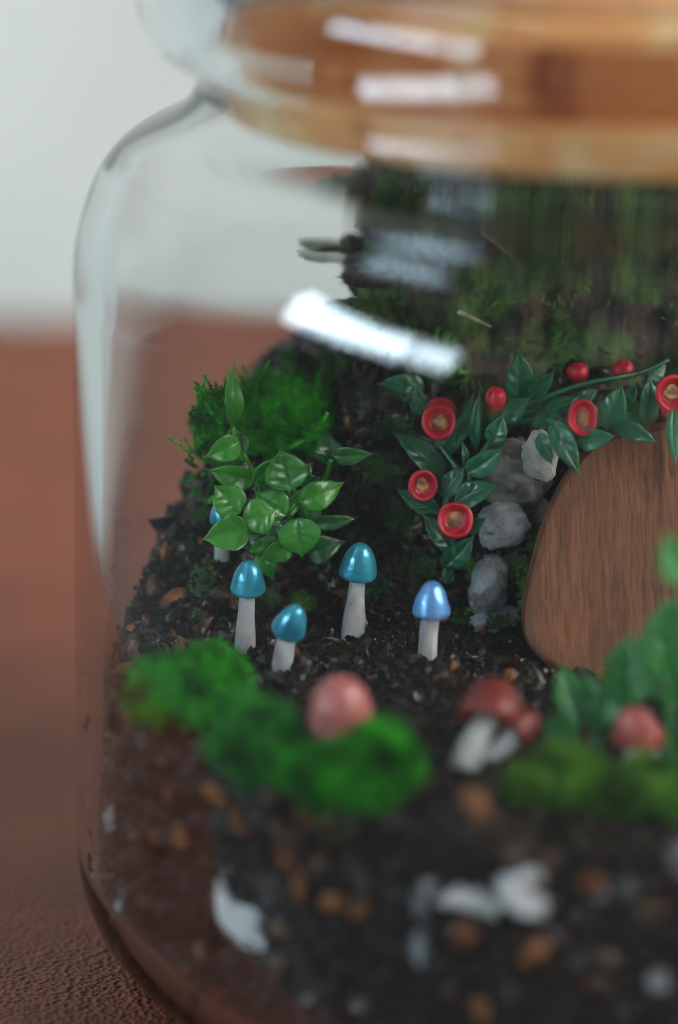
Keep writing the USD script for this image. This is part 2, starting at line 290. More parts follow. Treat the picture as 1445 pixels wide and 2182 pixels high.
for k, (u, v, w_, h_, Yd, mt, lab) in enumerate((
    (1074, 1110, 100, 100, 0.0035, st_blue, 'rounded blue-grey stone beside the door, level with its upper left edge'),
    (1038, 1236, 76, 128, 0.0025, st_blue, 'tall grey stone under the rounded stone, right of the periwinkle mushroom'),
    (1096, 1000, 150, 135, 0.0050, st_brown, 'large dark brownish stone under the vine at the shoulder of the door'),
    (1150, 968, 66, 92, 0.0022, st_pale, 'pale pointed stone hanging under vine leaves above the door edge'),
    (1055, 1335, 84, 100, 0.0022, st_blue, 'lowest grey stone, sitting in the soil left of the door foot'),
    (1142, 1085, 50, 60, 0.0055, st_brown, 'small dark stone wedged between the rounded stone and the door'))):
    tag(obj('stone', rock(P(u, v, Yd + 0.0015), (MM(w_) * 0.62, MM(w_) * 0.5, MM(h_) * 0.60), 11 + k), mt, smooth=True), lab, 'stone', 'stones round the door')
for k, (u, v, w_, h_, mt, lab) in enumerate((
    (283, 1738, 52, 74, st_pale, 'pale pebble in the soil low behind the left curve of the glass'),
    (262, 1850, 60, 90, st_blue, 'grey pebble in the soil against the lower left curve of the glass'),
    (300, 1925, 60, 90, st_blue, 'lowest grey pebble at the bottom left corner of the jar'),
    (905, 2010, 44, 110, st_blue, 'narrow bluish pebble in the soil below the long white shell piece'),
    (1400, 2080, 60, 60, st_blue, 'grey pebble in the soil at the bottom right'))):
    p = F(u, v, 0.0421)
    tag(obj('pebble', rock(p, (MM(w_, p[1]) / 2, 0.0009, MM(h_, p[1]) / 2), 31 + k, sub=3), mt, smooth=True), lab, 'pebble')
def flake(pix, thick, dep=0.0427):
    from shapely.geometry import Polygon
    import shapely
    c = np.mean(pix, 0); o = F(*c, dep); a = math.atan2(o[1], o[0]); tx, nn = np.array([-math.sin(a), math.cos(a), 0]), np.array([math.cos(a), math.sin(a), 0])
    pts = []
    for u, v in pix:
        q = P(u, v, o[1]) - o; pts.append((q[0] / tx[0], q[2]))
    poly = Polygon(pts).buffer(0)
    if poly.geom_type != 'Polygon': poly = max(poly.geoms, key=lambda g: g.area)
    poly = poly.buffer(-0.0002).buffer(0.0004).simplify(0.00003)
    layers = []
    m = trimesh.creation.extrude_polygon(poly.segmentize(0.0003) if hasattr(poly, 'segmentize') else poly, thick, engine='earcut')
    for _ in range(2): m = m.subdivide()
    v = np.array(m.vertices); v[:, 2] -= thick
    edge = np.array([poly.exterior.distance(shapely.Point(x, y)) for x, y in v[:, :2]])
    front = v[:, 2] > -thick * 0.5
    v[:, 2] -= np.where(front, thick * 0.75 * (1 - np.clip(edge / 0.0006, 0, 1)) ** 2, 0)
    v[:, 2] += 0.0004 * (fbm(np.stack([v[:, 0], v[:, 1], v[:, 1] * 0], -1) * 900, 3, 5) - 0.6)
    w = o + v[:, :1] * tx + v[:, 1:2] * [0, 0, 1] + v[:, 2:] * nn
    return trimesh.Trimesh(w, m.faces, process=False)
tag(obj('shell_piece', flake([(472, 1893), (488, 1890), (505, 1925), (540, 1918), (580, 1928), (572, 1965), (592, 2005), (570, 2028), (530, 2024), (500, 2005), (478, 1965)], 0.0009), shellm, smooth=35), 'curled white shell piece in the soil at the lower left of the jar', 'shell piece')
tag(obj('shell_piece', flake([(1062, 1885), (1090, 1858), (1135, 1842), (1155, 1862), (1160, 1900), (1176, 1930), (1165, 1950), (1120, 1952), (1070, 1925)], 0.0009), shellm, smooth=35), 'broad white shell piece in the soil at the lower right of the jar', 'shell piece')
tag(obj('shell_piece', flake([(902, 1890), (930, 1888), (960, 1905), (985, 1888), (1015, 1890), (1035, 1910), (1062, 1918), (1055, 1940), (1020, 1935), (985, 1925), (960, 1930), (920, 1915)], 0.0007), shellm, smooth=35), 'long narrow white shell piece touching the left of the broad one', 'shell piece')

# ------------------------------------------------------------------ wooden door
woodm = mat('door_wood', {
    'g': ('geometry', {}), 'mp': ('mapping', {'scale': (3000.0, 500.0, 90.0), 'rotation': (0, 0.02, 0)}), 'n': ('noise_texture', {'scale': 1.0, 'detail': 6.0, 'roughness': 0.6}),
    'mp2': ('mapping', {'scale': (430.0, 60.0, 26.0)}), 'n2': ('noise_texture', {'scale': 1.0, 'detail': 4.0, 'distortion': 0.5}),
    'mp3': ('mapping', {'scale': (3800.0, 900.0, 420.0)}), 'n3': ('noise_texture', {'scale': 1.0, 'detail': 2.0}),
    'r': ('rgb_ramp', {'ramp': [(0.30, (0.075, 0.030, 0.015)), (0.45, (0.14, 0.056, 0.027)), (0.62, (0.19, 0.080, 0.040)), (0.8, (0.25, 0.115, 0.062))]}),
    'r2': ('rgb_ramp', {'ramp': [(0.30, (0.30, 0.26, 0.23)), (0.38, (0.78, 0.75, 0.72)), (0.5, (0.95, 0.95, 0.95)), (0.62, (1.2, 1.12, 1.05)), (0.72, (1.0, 0.9, 0.82))]}),
    'r3': ('rgb_ramp', {'ramp': [(0.25, (0.7, 0.66, 0.64)), (0.42, (1, 1, 1))]}),
    'm': ('mix', {'mix_type': 'multiply', 'fac': 1.0}), 'm2': ('mix', {'mix_type': 'multiply', 'fac': 0.8}),
    'b': ('bump', {'strength': 0.25, 'distance': 0.0002}), 'p': ('principled_bsdf', {'roughness': 0.5, 'specular_ior_level': 0.35})},
    [('g.position', 'mp.vector'), ('mp.vector', 'n.vector'), ('g.position', 'mp2.vector'), ('mp2.vector', 'n2.vector'), ('g.position', 'mp3.vector'), ('mp3.vector', 'n3.vector'),
     ('n.fac', 'r.fac'), ('n2.fac', 'r2.fac'), ('n3.fac', 'r3.fac'), ('r.color', 'm.color1'), ('r2.color', 'm.color2'), ('m.color', 'm2.color1'), ('r3.color', 'm2.color2'), ('m2.color', 'p.base_color'), ('n.fac', 'b.height'), ('b.normal', 'p.normal')])
half = [(1490, 898), (1400, 908), (1315, 925), (1262, 948), (1228, 985), (1190, 1040), (1160, 1110), (1138, 1180), (1122, 1250), (1112, 1318), (1122, 1365), (1148, 1402), (1180, 1428), (1225, 1448), (1300, 1475), (1490, 1500)]
half += [(2980 - u, v) for u, v in half[-2:0:-1]]
from scipy.interpolate import splprep, splev
tck, _ = splprep(np.array(half + half[:1], float).T, s=30, per=True)
pix = np.array(splev(np.linspace(0, 1, 200, endpoint=False), tck)).T
yo = lambda v: 0.0045 - 0.0118 * (v - 900) / 560
outl = np.array([P(u, v, yo(v)) for u, v in pix])
cen = outl.mean(0); dirs = np.roll(outl, -1, 0) - np.roll(outl, 1, 0); dirs /= np.linalg.norm(dirs, axis=1)[:, None]
nin = np.cross(dirs, [0, 1, 0]); nin *= np.sign((nin * (cen - outl)).sum(1))[:, None]
ring = [outl + nin * 0.0010 + [0, 0.0024, 0], outl + nin * 0.0001 + [0, 0.0021, 0], outl + [0, 0.0012, 0], outl + [0, 0.0007, 0] + nin * 0.00008, outl + nin * 0.0003 + [0, 0.00025, 0], outl + nin * 0.0007 + [0, 0.00006, 0], outl + nin * 0.0012]
N = len(outl); vv = np.vstack(ring + [cen[None] + [0, 0, 0], cen[None] + [0, 0.0024, 0]]); ff = []
for k in range(len(ring) - 1):
    i = np.arange(N); j = (i + 1) % N
    ff += [np.stack([k*N+i, k*N+j, (k+1)*N+j], 1), np.stack([k*N+i, (k+1)*N+j, (k+1)*N+i], 1)]
i = np.arange(N); j = (i + 1) % N; L_ = len(ring) - 1
ff += [np.stack([L_*N+i, L_*N+j, np.full(N, len(ring)*N)], 1), np.stack([j, i, np.full(N, len(ring)*N+1)], 1)]
door = trimesh.Trimesh(vv, np.vstack(ff), process=False); door.fix_normals()
tag(obj('wooden_door', door, woodm, smooth=35), 'rounded brown wooden door slab of a miniature house, standing in the soil', 'door')

# ------------------------------------------------------------------ mossy log behind
logm = mat('mossy_bark', {
    'g': ('geometry', {}), 'mp': ('mapping', {'scale': (700.0, 500.0, 130.0)}), 'n': ('noise_texture', {'scale': 1.0, 'detail': 5.0, 'roughness': 0.65}), 'n2': ('noise_texture', {'scale': 150.0, 'detail': 4.0, 'roughness': 0.6}),
    'r': ('rgb_ramp', {'ramp': [(0.33, (0.014, 0.010, 0.008)), (0.5, (0.055, 0.036, 0.026)), (0.66, (0.14, 0.085, 0.055))]}),
    'r1': ('rgb_ramp', {'ramp': [(0.33, (0.02, 0.035, 0.010)), (0.5, (0.06, 0.12, 0.026)), (0.68, (0.13, 0.23, 0.05))]}),
    'f': ('rgb_ramp', {'ramp': [(0.44, (0, 0, 0)), (0.56, (1, 1, 1))]}), 'm': ('mix', {}),
    'b': ('bump', {'strength': 0.9, 'distance': 0.0010}), 'p': ('principled_bsdf', {'roughness': 0.6})},
    [('g.position', 'mp.vector'), ('mp.vector', 'n.vector'), ('g.position', 'n2.vector'), ('n.fac', 'r.fac'), ('n.fac', 'r1.fac'), ('n2.fac', 'f.fac'), ('f.color', 'm.fac'), ('r.color', 'm.color1'), ('r1.color', 'm.color2'), ('m.color', 'p.base_color'), ('n.fac', 'b.height'), ('b.normal', 'p.normal')])
s_ = trimesh.creation.icosphere(6); v = np.array(s_.vertices)
sq = np.sign(v) * np.abs(v) ** 0.55
w_ = sq * [0.0235, 0.0085, 0.0165] + [0.0015, 0.0225, 0.0505]
nz = fbm(np.stack([w_[:, 0] * 700, w_[:, 1] * 500, w_[:, 2] * 160], -1), 4, 9) - 0.5
nz2 = fbm(w_ * 230, 3, 4) - 0.5
step = 0.0018 * (noise(np.stack([w_[:, 2] * 330, w_[:, 0] * 60, w_[:, 1] * 0], -1), 8) - 0.5)
w_ = w_ + v * (nz * 0.0034 + nz2 * 0.0040 + step * 1.6)[:, None]
w_[:, 2] += np.where(w_[:, 0] < -0.0165, -0.0030, 0) * sstep(0.055, 0.064, w_[:, 2])
w_[:, 0] += 0.0030 * sstep(0.050, 0.066, w_[:, 2]) * sstep(-0.005, -0.02, w_[:, 0])
lg = tag(empty('mossy_log'), 'dark upright piece of rotten bark overgrown with moss, behind the door', 'bark')
logmesh = trimesh.Trimesh(w_, s_.faces, process=False)
obj('bark', logmesh, logm, lg, smooth=True)

# ------------------------------------------------------------------ moss
def moss_mat(name, a, b, c):
    return mat(name, {'g': ('geometry', {}), 'n': ('noise_texture', {'scale': 420.0, 'detail': 3.0}), 'ad': ('math', {'math_type': 'multiply_add', 'value2': 0.45}), 'k': ('map_range', {'from_min': 0.32, 'from_max': 0.68, 'to_min': -0.15, 'to_max': 0.70}), 'r': ('rgb_ramp', {'ramp': [(0.0, a), (0.45, b), (1.0, c)]}), 'p': ('principled_bsdf', {'roughness': 0.55, 'specular_ior_level': 0.35}),
        't': ('translucent_bsdf', {}), 'mx': ('mix_closure', {'fac': 0.22})},
        [('g.position', 'n.vector'), ('n.fac', 'k.value'), ('g.random_per_island', 'ad.value1'), ('k.result', 'ad.value3'), ('ad.value', 'r.fac'), ('r.color', 'p.base_color'), ('r.color', 't.color'), ('p.BSDF', 'mx.closure1'), ('t.BSDF', 'mx.closure2')], surface='mx.closure')
mo_bright = moss_mat('moss_bright', (0.014, 0.17, 0.004), (0.050, 0.55, 0.010), (0.16, 0.85, 0.03))
mo_mid = moss_mat('moss_mid', (0.015, 0.13, 0.012), (0.045, 0.42, 0.03), (0.11, 0.62, 0.06))
mo_olive = moss_mat('moss_olive', (0.05, 0.11, 0.012), (0.16, 0.40, 0.04), (0.32, 0.62, 0.10))
mo_dark = moss_mat('moss_dark', (0.02, 0.06, 0.012), (0.05, 0.15, 0.03), (0.12, 0.27, 0.06))
mo_lichen = moss_mat('lichen', (0.05, 0.13, 0.04), (0.10, 0.22, 0.08), (0.20, 0.30, 0.13))
def blades(base, dirv, length, rad, bend=0.4):          # tapered curved three-sided blades
    n = len(base); base, dirv = np.asarray(base), np.asarray(dirv) / np.linalg.norm(dirv, axis=1)[:, None]
    a = np.cross(dirv, rng.normal(size=(n, 3))); a /= np.linalg.norm(a, axis=1)[:, None]; b = np.cross(dirv, a)
    L, R = np.broadcast_to(length, n)[:, None], np.broadcast_to(rad, n)[:, None]
    rows = []
    for t, w in ((0, 1.0), (0.5, 0.85)):
        c = base + dirv * L * t + a * L * bend * t * t
        for k in range(3):
            th = 2 * np.pi * k / 3; rows.append(c + (a * math.cos(th) + b * math.sin(th)) * R * w)
    rows.append(base + dirv * L * 0.95 + a * L * bend)
    v = np.stack(rows, 1)
    f = []
    for k in range(3):
        q = (k + 1) % 3; f += [[k, q, 3 + q], [k, 3 + q, 3 + k], [3 + k, 3 + q, 6]]
    f = np.array(f)
    return trimesh.Trimesh(v.reshape(-1, 3), (f[None] + np.arange(n)[:, None, None] * 7).reshape(-1, 3), process=False)
def cushion(c, rad, n, length, seed, lumpy=0.25):      # a mound whose surface bristles with short blades
    r = np.random.default_rng(seed)
    b = trimesh.creation.icosphere(4); v = np.array(b.vertices)
    k = 1 + lumpy * 2 * (fbm(v * 1.8 + seed * 3.1, 3, seed) - 0.5)
    m = trimesh.Trimesh(v * k[:, None] * np.asarray(rad) + c, b.faces, process=False)
    d = r.normal(size=(n, 3)); d /= np.linalg.norm(d, axis=1)[:, None]
    kk = 1 + lumpy * 2 * (fbm(d * 1.8 + seed * 3.1, 3, seed) - 0.5)
    base = d * kk[:, None] * np.asarray(rad) * 0.97 + c
    nd = d / np.asarray(rad); nd /= np.linalg.norm(nd, axis=1)[:, None]
    return m, blades(base, nd + r.normal(0, 0.45, (n, 3)) + [0, 0, 0.3], length * r.uniform(0.6, 1.4, n), length * 0.085)
def moss_clump(cs, n, length, mt, under, label, seed):
    t = tag(empty('moss_clump'), label, 'moss', kind='thing')
    ms, bs = [], []
    for k, (c, rad) in enumerate(cs):
        m, b = cushion(np.asarray(c), rad, n, length, seed + k); ms.append(m); bs.append(b)
    obj('cushion', trimesh.util.concatenate(ms), under, t, smooth=True)
    tag(obj('filament', trimesh.util.concatenate(bs), mt, t, smooth=False), kind='stuff')
    return t
# feathery sheet moss: stems with little leaves all round
def feathers(base, dirs, length, seg=9, per=5, leaf=0.00042):
    B, D, Ls, rad = [], [], [], []
    sb, sd, sl = [], [], []
    for p, d, L in zip(base, dirs, length):
        d = d / np.linalg.norm(d); a = np.cross(d, rng.normal(size=3)); a /= np.linalg.norm(a); b2 = np.cross(d, a)
        bend = rng.uniform(-0.5, 0.5); ph = rng.uniform(0, 6)
        prev = p
        for k in range(1, seg + 1):
            t = k / seg; q = p + d * L * t + a * L * bend * t * t
            sb.append(prev); sd.append(q - prev + 1e-9); sl.append(np.linalg.norm(q - prev) * 1.3)
            for m_ in range(per):
                th = ph + k * 2.4 + m_ * 2 * np.pi / per
                o = a * math.cos(th) + b2 * math.sin(th)
                B.append(q); D.append(o * 0.9 + d * 0.75); Ls.append(leaf * (1.15 - 0.55 * t) * rng.uniform(0.7, 1.2))
            prev = q
    return trimesh.util.concatenate([blades(np.array(sb), np.array(sd), np.array(sl), 0.00010, 0), blades(np.array(B), np.array(D), np.array(Ls), 0.000085, 0.25)])
mc = tag(empty('moss_clump'), 'bright green feathery moss on the slope behind the leafy plant', 'moss', kind='thing')
bb, dd, ll = [], [], []
for _ in range(420):
    u, v = rng.uniform(420, 690), rng.uniform(838, 1010)
    if u > 520 and v > 960 or (u > 600 and v < 850): continue
    p = G(u, v); bb.append(p + [0, 0, -0.0004]); dd.append(np.array([rng.normal(-0.15, 0.35), rng.normal(-0.45, 0.3), 0.8])); ll.append(rng.uniform(0.0012, 0.0026))
for u, v, du, dv in ((415, 905, -15, -35), (430, 930, -35, -38), (420, 960, -25, -60), (415, 990, -40, -15), (410, 1010, -35, 5), (440, 870, 10, -40), (465, 850, 6, -35), (420, 1030, -22, 22), (450, 1000, -20, 60), (430, 980, -55, -30), (520, 830, -10, -36), (550, 825, 5, -32), (500, 850, -22, -40), (405, 985, -22, -75), (640, 900, -18, -75), (650, 930, -60, 20), (655, 940, 40, -60), (470, 980, -50, 25), (445, 1015, -20, 50)):
    Yq = min(G(u, v)[1], 0.010) - 0.0006
    q = P(u, v, Yq); e = P(u + du, v + dv, Yq - 0.0008)
    bb.append(q); dd.append(e - q); ll.append(np.linalg.norm(e - q))
tag(obj('frond', feathers(bb, dd, ll), mo_bright, mc, smooth=False), kind='stuff')
m_, b_ = cushion(P(560, 900, 0.0150), (0.0062, 0.0040, 0.0030), 6000, 0.0010, 5)
obj('cushion', m_, mo_mid, mc, smooth=True); tag(obj('filament', b_, mo_bright, mc, smooth=False), kind='stuff')

def lobes(outline, Y0, Y1, rad, n, seed, lift=0.0):   # small rounded lobes spread through a patch of moss
    from shapely.geometry import Polygon, Point
    r = np.random.default_rng(seed); poly = Polygon(outline); x0, y0, x1, y1 = poly.bounds; out = []
    while len(out) < n:
        u, v = r.uniform(x0, x1), r.uniform(y0, y1)
        if not poly.contains(Point(u, v)): continue
        Yd = Y0 + (Y1 - Y0) * (v - y0) / (y1 - y0) + r.normal(0, 0.0006); k = r.uniform(0.7, 1.3)
        c = P(u, v, Yd); q = math.hypot(c[0], c[1]); m_ = MM(rad, Yd) * k
        if q > 0.0412 - m_: c[:2] *= (0.0412 - m_) / q
        out.append((c, (m_, m_, m_ * r.uniform(0.75, 1.0))))
    return out
moss_clump(lobes([(345, 1480), (360, 1430), (400, 1405), (480, 1405), (500, 1430), (500, 1500), (470, 1530), (390, 1535), (355, 1520)], -0.0150, -0.0185, 27, 30, 41)[:22], 560, 0.0014, mo_bright, mo_mid, 'round bright green moss cushion at the left front of the soil', 40)
moss_clump(lobes([(545, 1470), (600, 1500), (620, 1570), (600, 1655), (545, 1660), (510, 1610), (520, 1540)], -0.0220, -0.0300, 26, 20, 51)[:14], 520, 0.0015, mo_mid, mo_mid, 'darker green moss strip right of the round cushion, running down to the glass', 50)
moss_clump(lobes([(685, 1625), (730, 1620), (790, 1590), (855, 1590), (850, 1630), (815, 1670), (790, 1725), (740, 1735), (700, 1700), (670, 1650)], -0.0280, -0.0350, 28, 32, 61), 520, 0.0015, mo_bright, mo_mid, 'green moss cushion below the pale pink mushroom cap', 60)
moss_clump(lobes([(1115, 1670), (1140, 1630), (1200, 1620), (1260, 1655), (1340, 1660), (1400, 1650), (1445, 1670), (1445, 1730), (1330, 1700), (1230, 1700), (1140, 1690)], -0.0290, -0.0350, 28, 36, 71)[:22], 520, 0.0014, mo_olive, mo_olive, 'olive green moss cushion at the right front, below the coral mushroom', 70)
moss_clump(lobes([(610, 790), (700, 785), (800, 815), (840, 850), (760, 850), (640, 830)], 0.0165, 0.0150, 18, 22, 81), 400, 0.0006, mo_dark, mo_dark, 'grey-green moss along the ridge of soil under the window reflection', 80)

# little tufts of moss and lichen: grains with tiny spikes
def tuft(u, v, w_, h_, mt, label, off=0.0008, n=None, Yd=None):
    p = G(u, v) if Yd is None else P(u, v, Yd)
    n = n or int(60 + w_ * h_ / 22)
    c = np.clip(rng.normal(0, 0.42, (n, 3)), -1, 1) * [MM(w_) / 2, 0.0005, MM(h_) / 2]
    c = p + [0, -off, 0] + c
    k = c[:, 2] < H(c[:, 0], c[:, 1]); c[k, 2] = H(c[k, 0], c[k, 1]) + rng.uniform(0, 0.0002, k.sum())
    g = lumps(c, rng.uniform(0.00006, 0.00017, n), (1, 1, 1), 0.35)
    d = rng.normal(size=(n * 3, 3)); b = blades(np.repeat(c, 3, 0), d, rng.uniform(0.0002, 0.00045, n * 3), 0.00006, 0.3)
    tag(obj('moss_tuft', trimesh.util.concatenate([g, b]), mt, smooth=False), label, 'moss tuft')
for a_ in ((432, 1238, 60, 110, mo_lichen, 'pale yellow-green moss tuft left of the leftmost blue mushroom'),
           (420, 1086, 46, 46, mo_lichen, 'pale green moss tuft at the left tip of the leafy plant'),
           (398, 1150, 30, 36, mo_lichen, 'tiny pale moss tuft on the left slope of soil'),
           (418, 1310, 36, 50, mo_lichen, 'small moss tuft below the pale yellow-green one'),
           (640, 1272, 70, 60, mo_olive, 'dull green moss tuft behind the tilted blue mushroom'),
           (570, 1262, 50, 46, mo_lichen, 'light green moss tuft touching the stem of the leftmost blue mushroom'),
           (985, 1325, 66, 84, mo_olive, 'green moss tuft between the periwinkle mushroom and the lowest stone'),
           (1092, 1178, 76, 80, mo_lichen, 'greenish lichen tuft between the grey stones and the door', 0.0030),
           (1135, 1120, 34, 50, mo_olive, 'thin green moss tuft along the left edge of the door', 0.0030),
           (1010, 1180, 44, 60, mo_olive, 'green moss tuft in the gap left of the two upper grey stones', 0.0030),
           (1060, 1292, 60, 36, mo_lichen, 'small lichen tuft between the tall grey stone and the lowest one', 0.0034),
           (1122, 1230, 44, 110, mo_olive, 'long moss tuft squeezed between the tall grey stone and the door', 0.0030),
           (1090, 1060, 60, 40, mo_dark, 'dark moss tuft between the brownish stone and the rounded one', 0.0046),
           (848, 1105, 70, 100, mo_dark, 'dark moss tuft on the slope left of the lower red flowers'),
           (810, 1000, 100, 90, mo_dark, 'dark moss tuft on the slope under the longest dark vine leaf'),
           (800, 1235, 60, 60, mo_dark, 'dark moss tuft right of the upright blue mushroom cap'),
           (830, 905, 90, 60, mo_dark, 'dark moss tuft on the slope left of the topmost open red flower'),
           (890, 1190, 70, 60, mo_dark, 'dark moss tuft above the periwinkle mushroom'),
           (760, 1370, 70, 30, mo_dark, 'flat moss tuft at the foot of the upright blue mushroom')):
    tuft(*a_)
# moss on the log
d = np.array(logmesh.vertices); nn = np.array(logmesh.vertex_normals)
k = np.nonzero((nn[:, 1] < 0.3) & (d[:, 0] < 0.014) & (fbm(d * 150, 4, 77) > 0.50) & (rng.uniform(size=len(d)) < 0.62))[0]
tag(obj('moss', blades(d[k], nn[k] + rng.normal(0, 0.5, (len(k), 3)) + [0, 0, -0.5], rng.uniform(0.0005, 0.0013, len(k)), 0.00009), mo_dark, lg, smooth=False), kind='stuff')
k = np.nonzero((nn[:, 1] < 0.3) & (d[:, 0] < 0.014) & (fbm(d * 210, 4, 21) > 0.56) & (rng.uniform(size=len(d)) < 0.5))[0]
tag(obj('moss', blades(d[k], nn[k] + rng.normal(0, 0.5, (len(k), 3)) + [0, 0, -0.6], rng.uniform(0.0006, 0.0016, len(k)), 0.00010), mo_olive, lg, smooth=False), kind='stuff')

# ------------------------------------------------------------------ tubes, leaves
def tube(pts, r0, r1, sides=8, n=16):
    p = spline(pts, n) if len(pts) > 2 else np.linspace(pts[0], pts[1], n)
    t = np.gradient(p, axis=0); t /= np.linalg.norm(t, axis=1)[:, None]
    a = np.cross(t, [0.13, 0.95, 0.21]); a /= np.linalg.norm(a, axis=1)[:, None]; b = np.cross(t, a)
    r = (np.linspace(r0, r1, n) if np.ndim(r0) == 0 else np.interp(np.linspace(0, 1, n), np.linspace(0, 1, len(r0)), r0))[:, None]
    th = np.linspace(0, 2 * np.pi, sides, endpoint=False)
    v = np.concatenate([np.stack([p + (a * math.cos(q) + b * math.sin(q)) * r for q in th], 1).reshape(-1, 3), p[:1], p[-1:]])
    f = []
    for i in range(n - 1):
        for k in range(sides):
            q = (k + 1) % sides; f += [[i*sides+k, i*sides+q, (i+1)*sides+q], [i*sides+k, (i+1)*sides+q, (i+1)*sides+k]]
    e = n * sides
    for k in range(sides):
        q = (k + 1) % sides; f += [[q, k, e], [(n-1)*sides+k, (n-1)*sides+q, e+1]]
    m = trimesh.Trimesh(v, np.array(f), process=False); m.fix_normals(); return m
def leaf(base, tip, width, face=(0, -1, 0.25), roll=0.0, fold=0.25, curl=0.12, vein=0.035, thick=0.00030, wave=0.0, full=0.8):
    base, tip = np.asarray(base, float), np.asarray(tip, float)
    ex = tip - base; L = np.linalg.norm(ex); ex /= L
    ez = np.asarray(face, float); ez = ez - ex * (ez @ ex); ez /= np.linalg.norm(ez); ey = np.cross(ez, ex)
    c, s = math.cos(roll), math.sin(roll); ey, ez = ey * c + ez * s, ez * c - ey * s
    nu, nv = 22, 13
    t = np.linspace(0, 1, nu)[:, None]; w = np.linspace(-1, 1, nv)[None]
    prof = (np.sin(np.pi * np.clip(t, 0, 1) ** full) ** 0.75) * (1 - 0.30 * t ** 3) * (0.15 + 0.85 * np.clip((1 - t) / 0.22, 0, 1)) + 0.06 * (1 - t)
    prof = np.maximum(prof, 0.015)
    yy = w * prof * width / 2
    zz = fold * np.abs(w) ** 1.3 * prof * width / 2 - curl * L * (2 * t - 0.7) ** 2 + vein * width * np.sin(2 * np.pi * (t * 4.5 - np.abs(w) * 1.1)) * np.clip(1.2 - np.abs(w), 0, 1) * np.clip(prof, 0, 1) * np.minimum(1, np.abs(w) * 3) - vein * width * 1.5 * np.exp(-(w / 0.12) ** 2) * (prof > 0.1)
    zz = zz + wave * width * np.sin(t * 17 + w) * np.abs(w)
    hh = thick / 2 * (1 - np.abs(w) ** 3 * 0.75) * np.ones_like(t)
    X = np.broadcast_to(t * L, zz.shape)
    def pts(z): return base + X[..., None] * ex + yy[..., None] * ey + z[..., None] * ez
    V = np.concatenate([pts(zz + hh).reshape(-1, 3), pts(zz - hh).reshape(-1, 3)])
    i, j = np.meshgrid(np.arange(nu - 1), np.arange(nv - 1), indexing='ij'); a = (i * nv + j).ravel()
    top = np.concatenate([np.stack([a, a + nv, a + nv + 1], 1), np.stack([a, a + nv + 1, a + 1], 1)])
    n_ = nu * nv; bot = top[:, ::-1] + n_
    rim = [(k, k + 1) for k in range(nv - 1)] + [(k * nv + nv - 1, (k + 1) * nv + nv - 1) for k in range(nu - 1)] + [((nu - 1) * nv + k + 1, (nu - 1) * nv + k) for k in range(nv - 1)] + [((k + 1) * nv, k * nv) for k in range(nu - 1)]
    rimf = np.array([[a_, b_, b_ + n_] for a_, b_ in rim] + [[a_, b_ + n_, a_ + n_] for a_, b_ in rim])
    m = trimesh.Trimesh(V, np.vstack([top, bot, rimf]), process=False); m.fix_normals(); return m
def leaf_mat(name, a, b, rough=0.38):
    return mat(name, {'g': ('geometry', {}), 'oi': ('object_info', {}), 'n': ('noise_texture', {'scale': 260.0, 'detail': 3.0}), 'ad': ('math', {'math_type': 'add'}), 'sc': ('math', {'math_type': 'multiply_add', 'value2': 0.55, 'value3': -0.27}),
        'r': ('rgb_ramp', {'ramp': [(0.25, a), (0.75, b)]}), 'n2': ('noise_texture', {'scale': 2200.0, 'detail': 2.0}), 'b': ('bump', {'strength': 0.25, 'distance': 0.0001}),
        'p': ('principled_bsdf', {'roughness': rough, 'coat_weight': 0.25, 'coat_roughness': 0.2, 'subsurface_weight': 0.15, 'subsurface_scale': 0.0006, 'subsurface_radius': (0.4, 1.0, 0.3)}), 't': ('translucent_bsdf', {}), 'mx': ('mix_closure', {'fac': 0.12})},
        [('g.position', 'n.vector'), ('g.position', 'n2.vector'), ('oi.random', 'sc.value1'), ('n.fac', 'ad.value1'), ('sc.value', 'ad.value2'), ('ad.value', 'r.fac'), ('r.color', 'p.base_color'), ('r.color', 't.color'), ('n2.fac', 'b.height'), ('b.normal', 'p.normal'), ('p.BSDF', 'mx.closure1'), ('t.BSDF', 'mx.closure2')], surface='mx.closure')
lf_light = leaf_mat('leaf_light_green', (0.020, 0.20, 0.012), (0.070, 0.36, 0.030))
lf_dark = leaf_mat('leaf_dark_green', (0.012, 0.085, 0.018), (0.03, 0.16, 0.035))
lf_vine = leaf_mat('leaf_vine_green', (0.008, 0.085, 0.038), (0.022, 0.17, 0.075), 0.42)
lf_front = leaf_mat('leaf_front_green', (0.006, 0.11, 0.016), (0.02, 0.24, 0.03), 0.6)

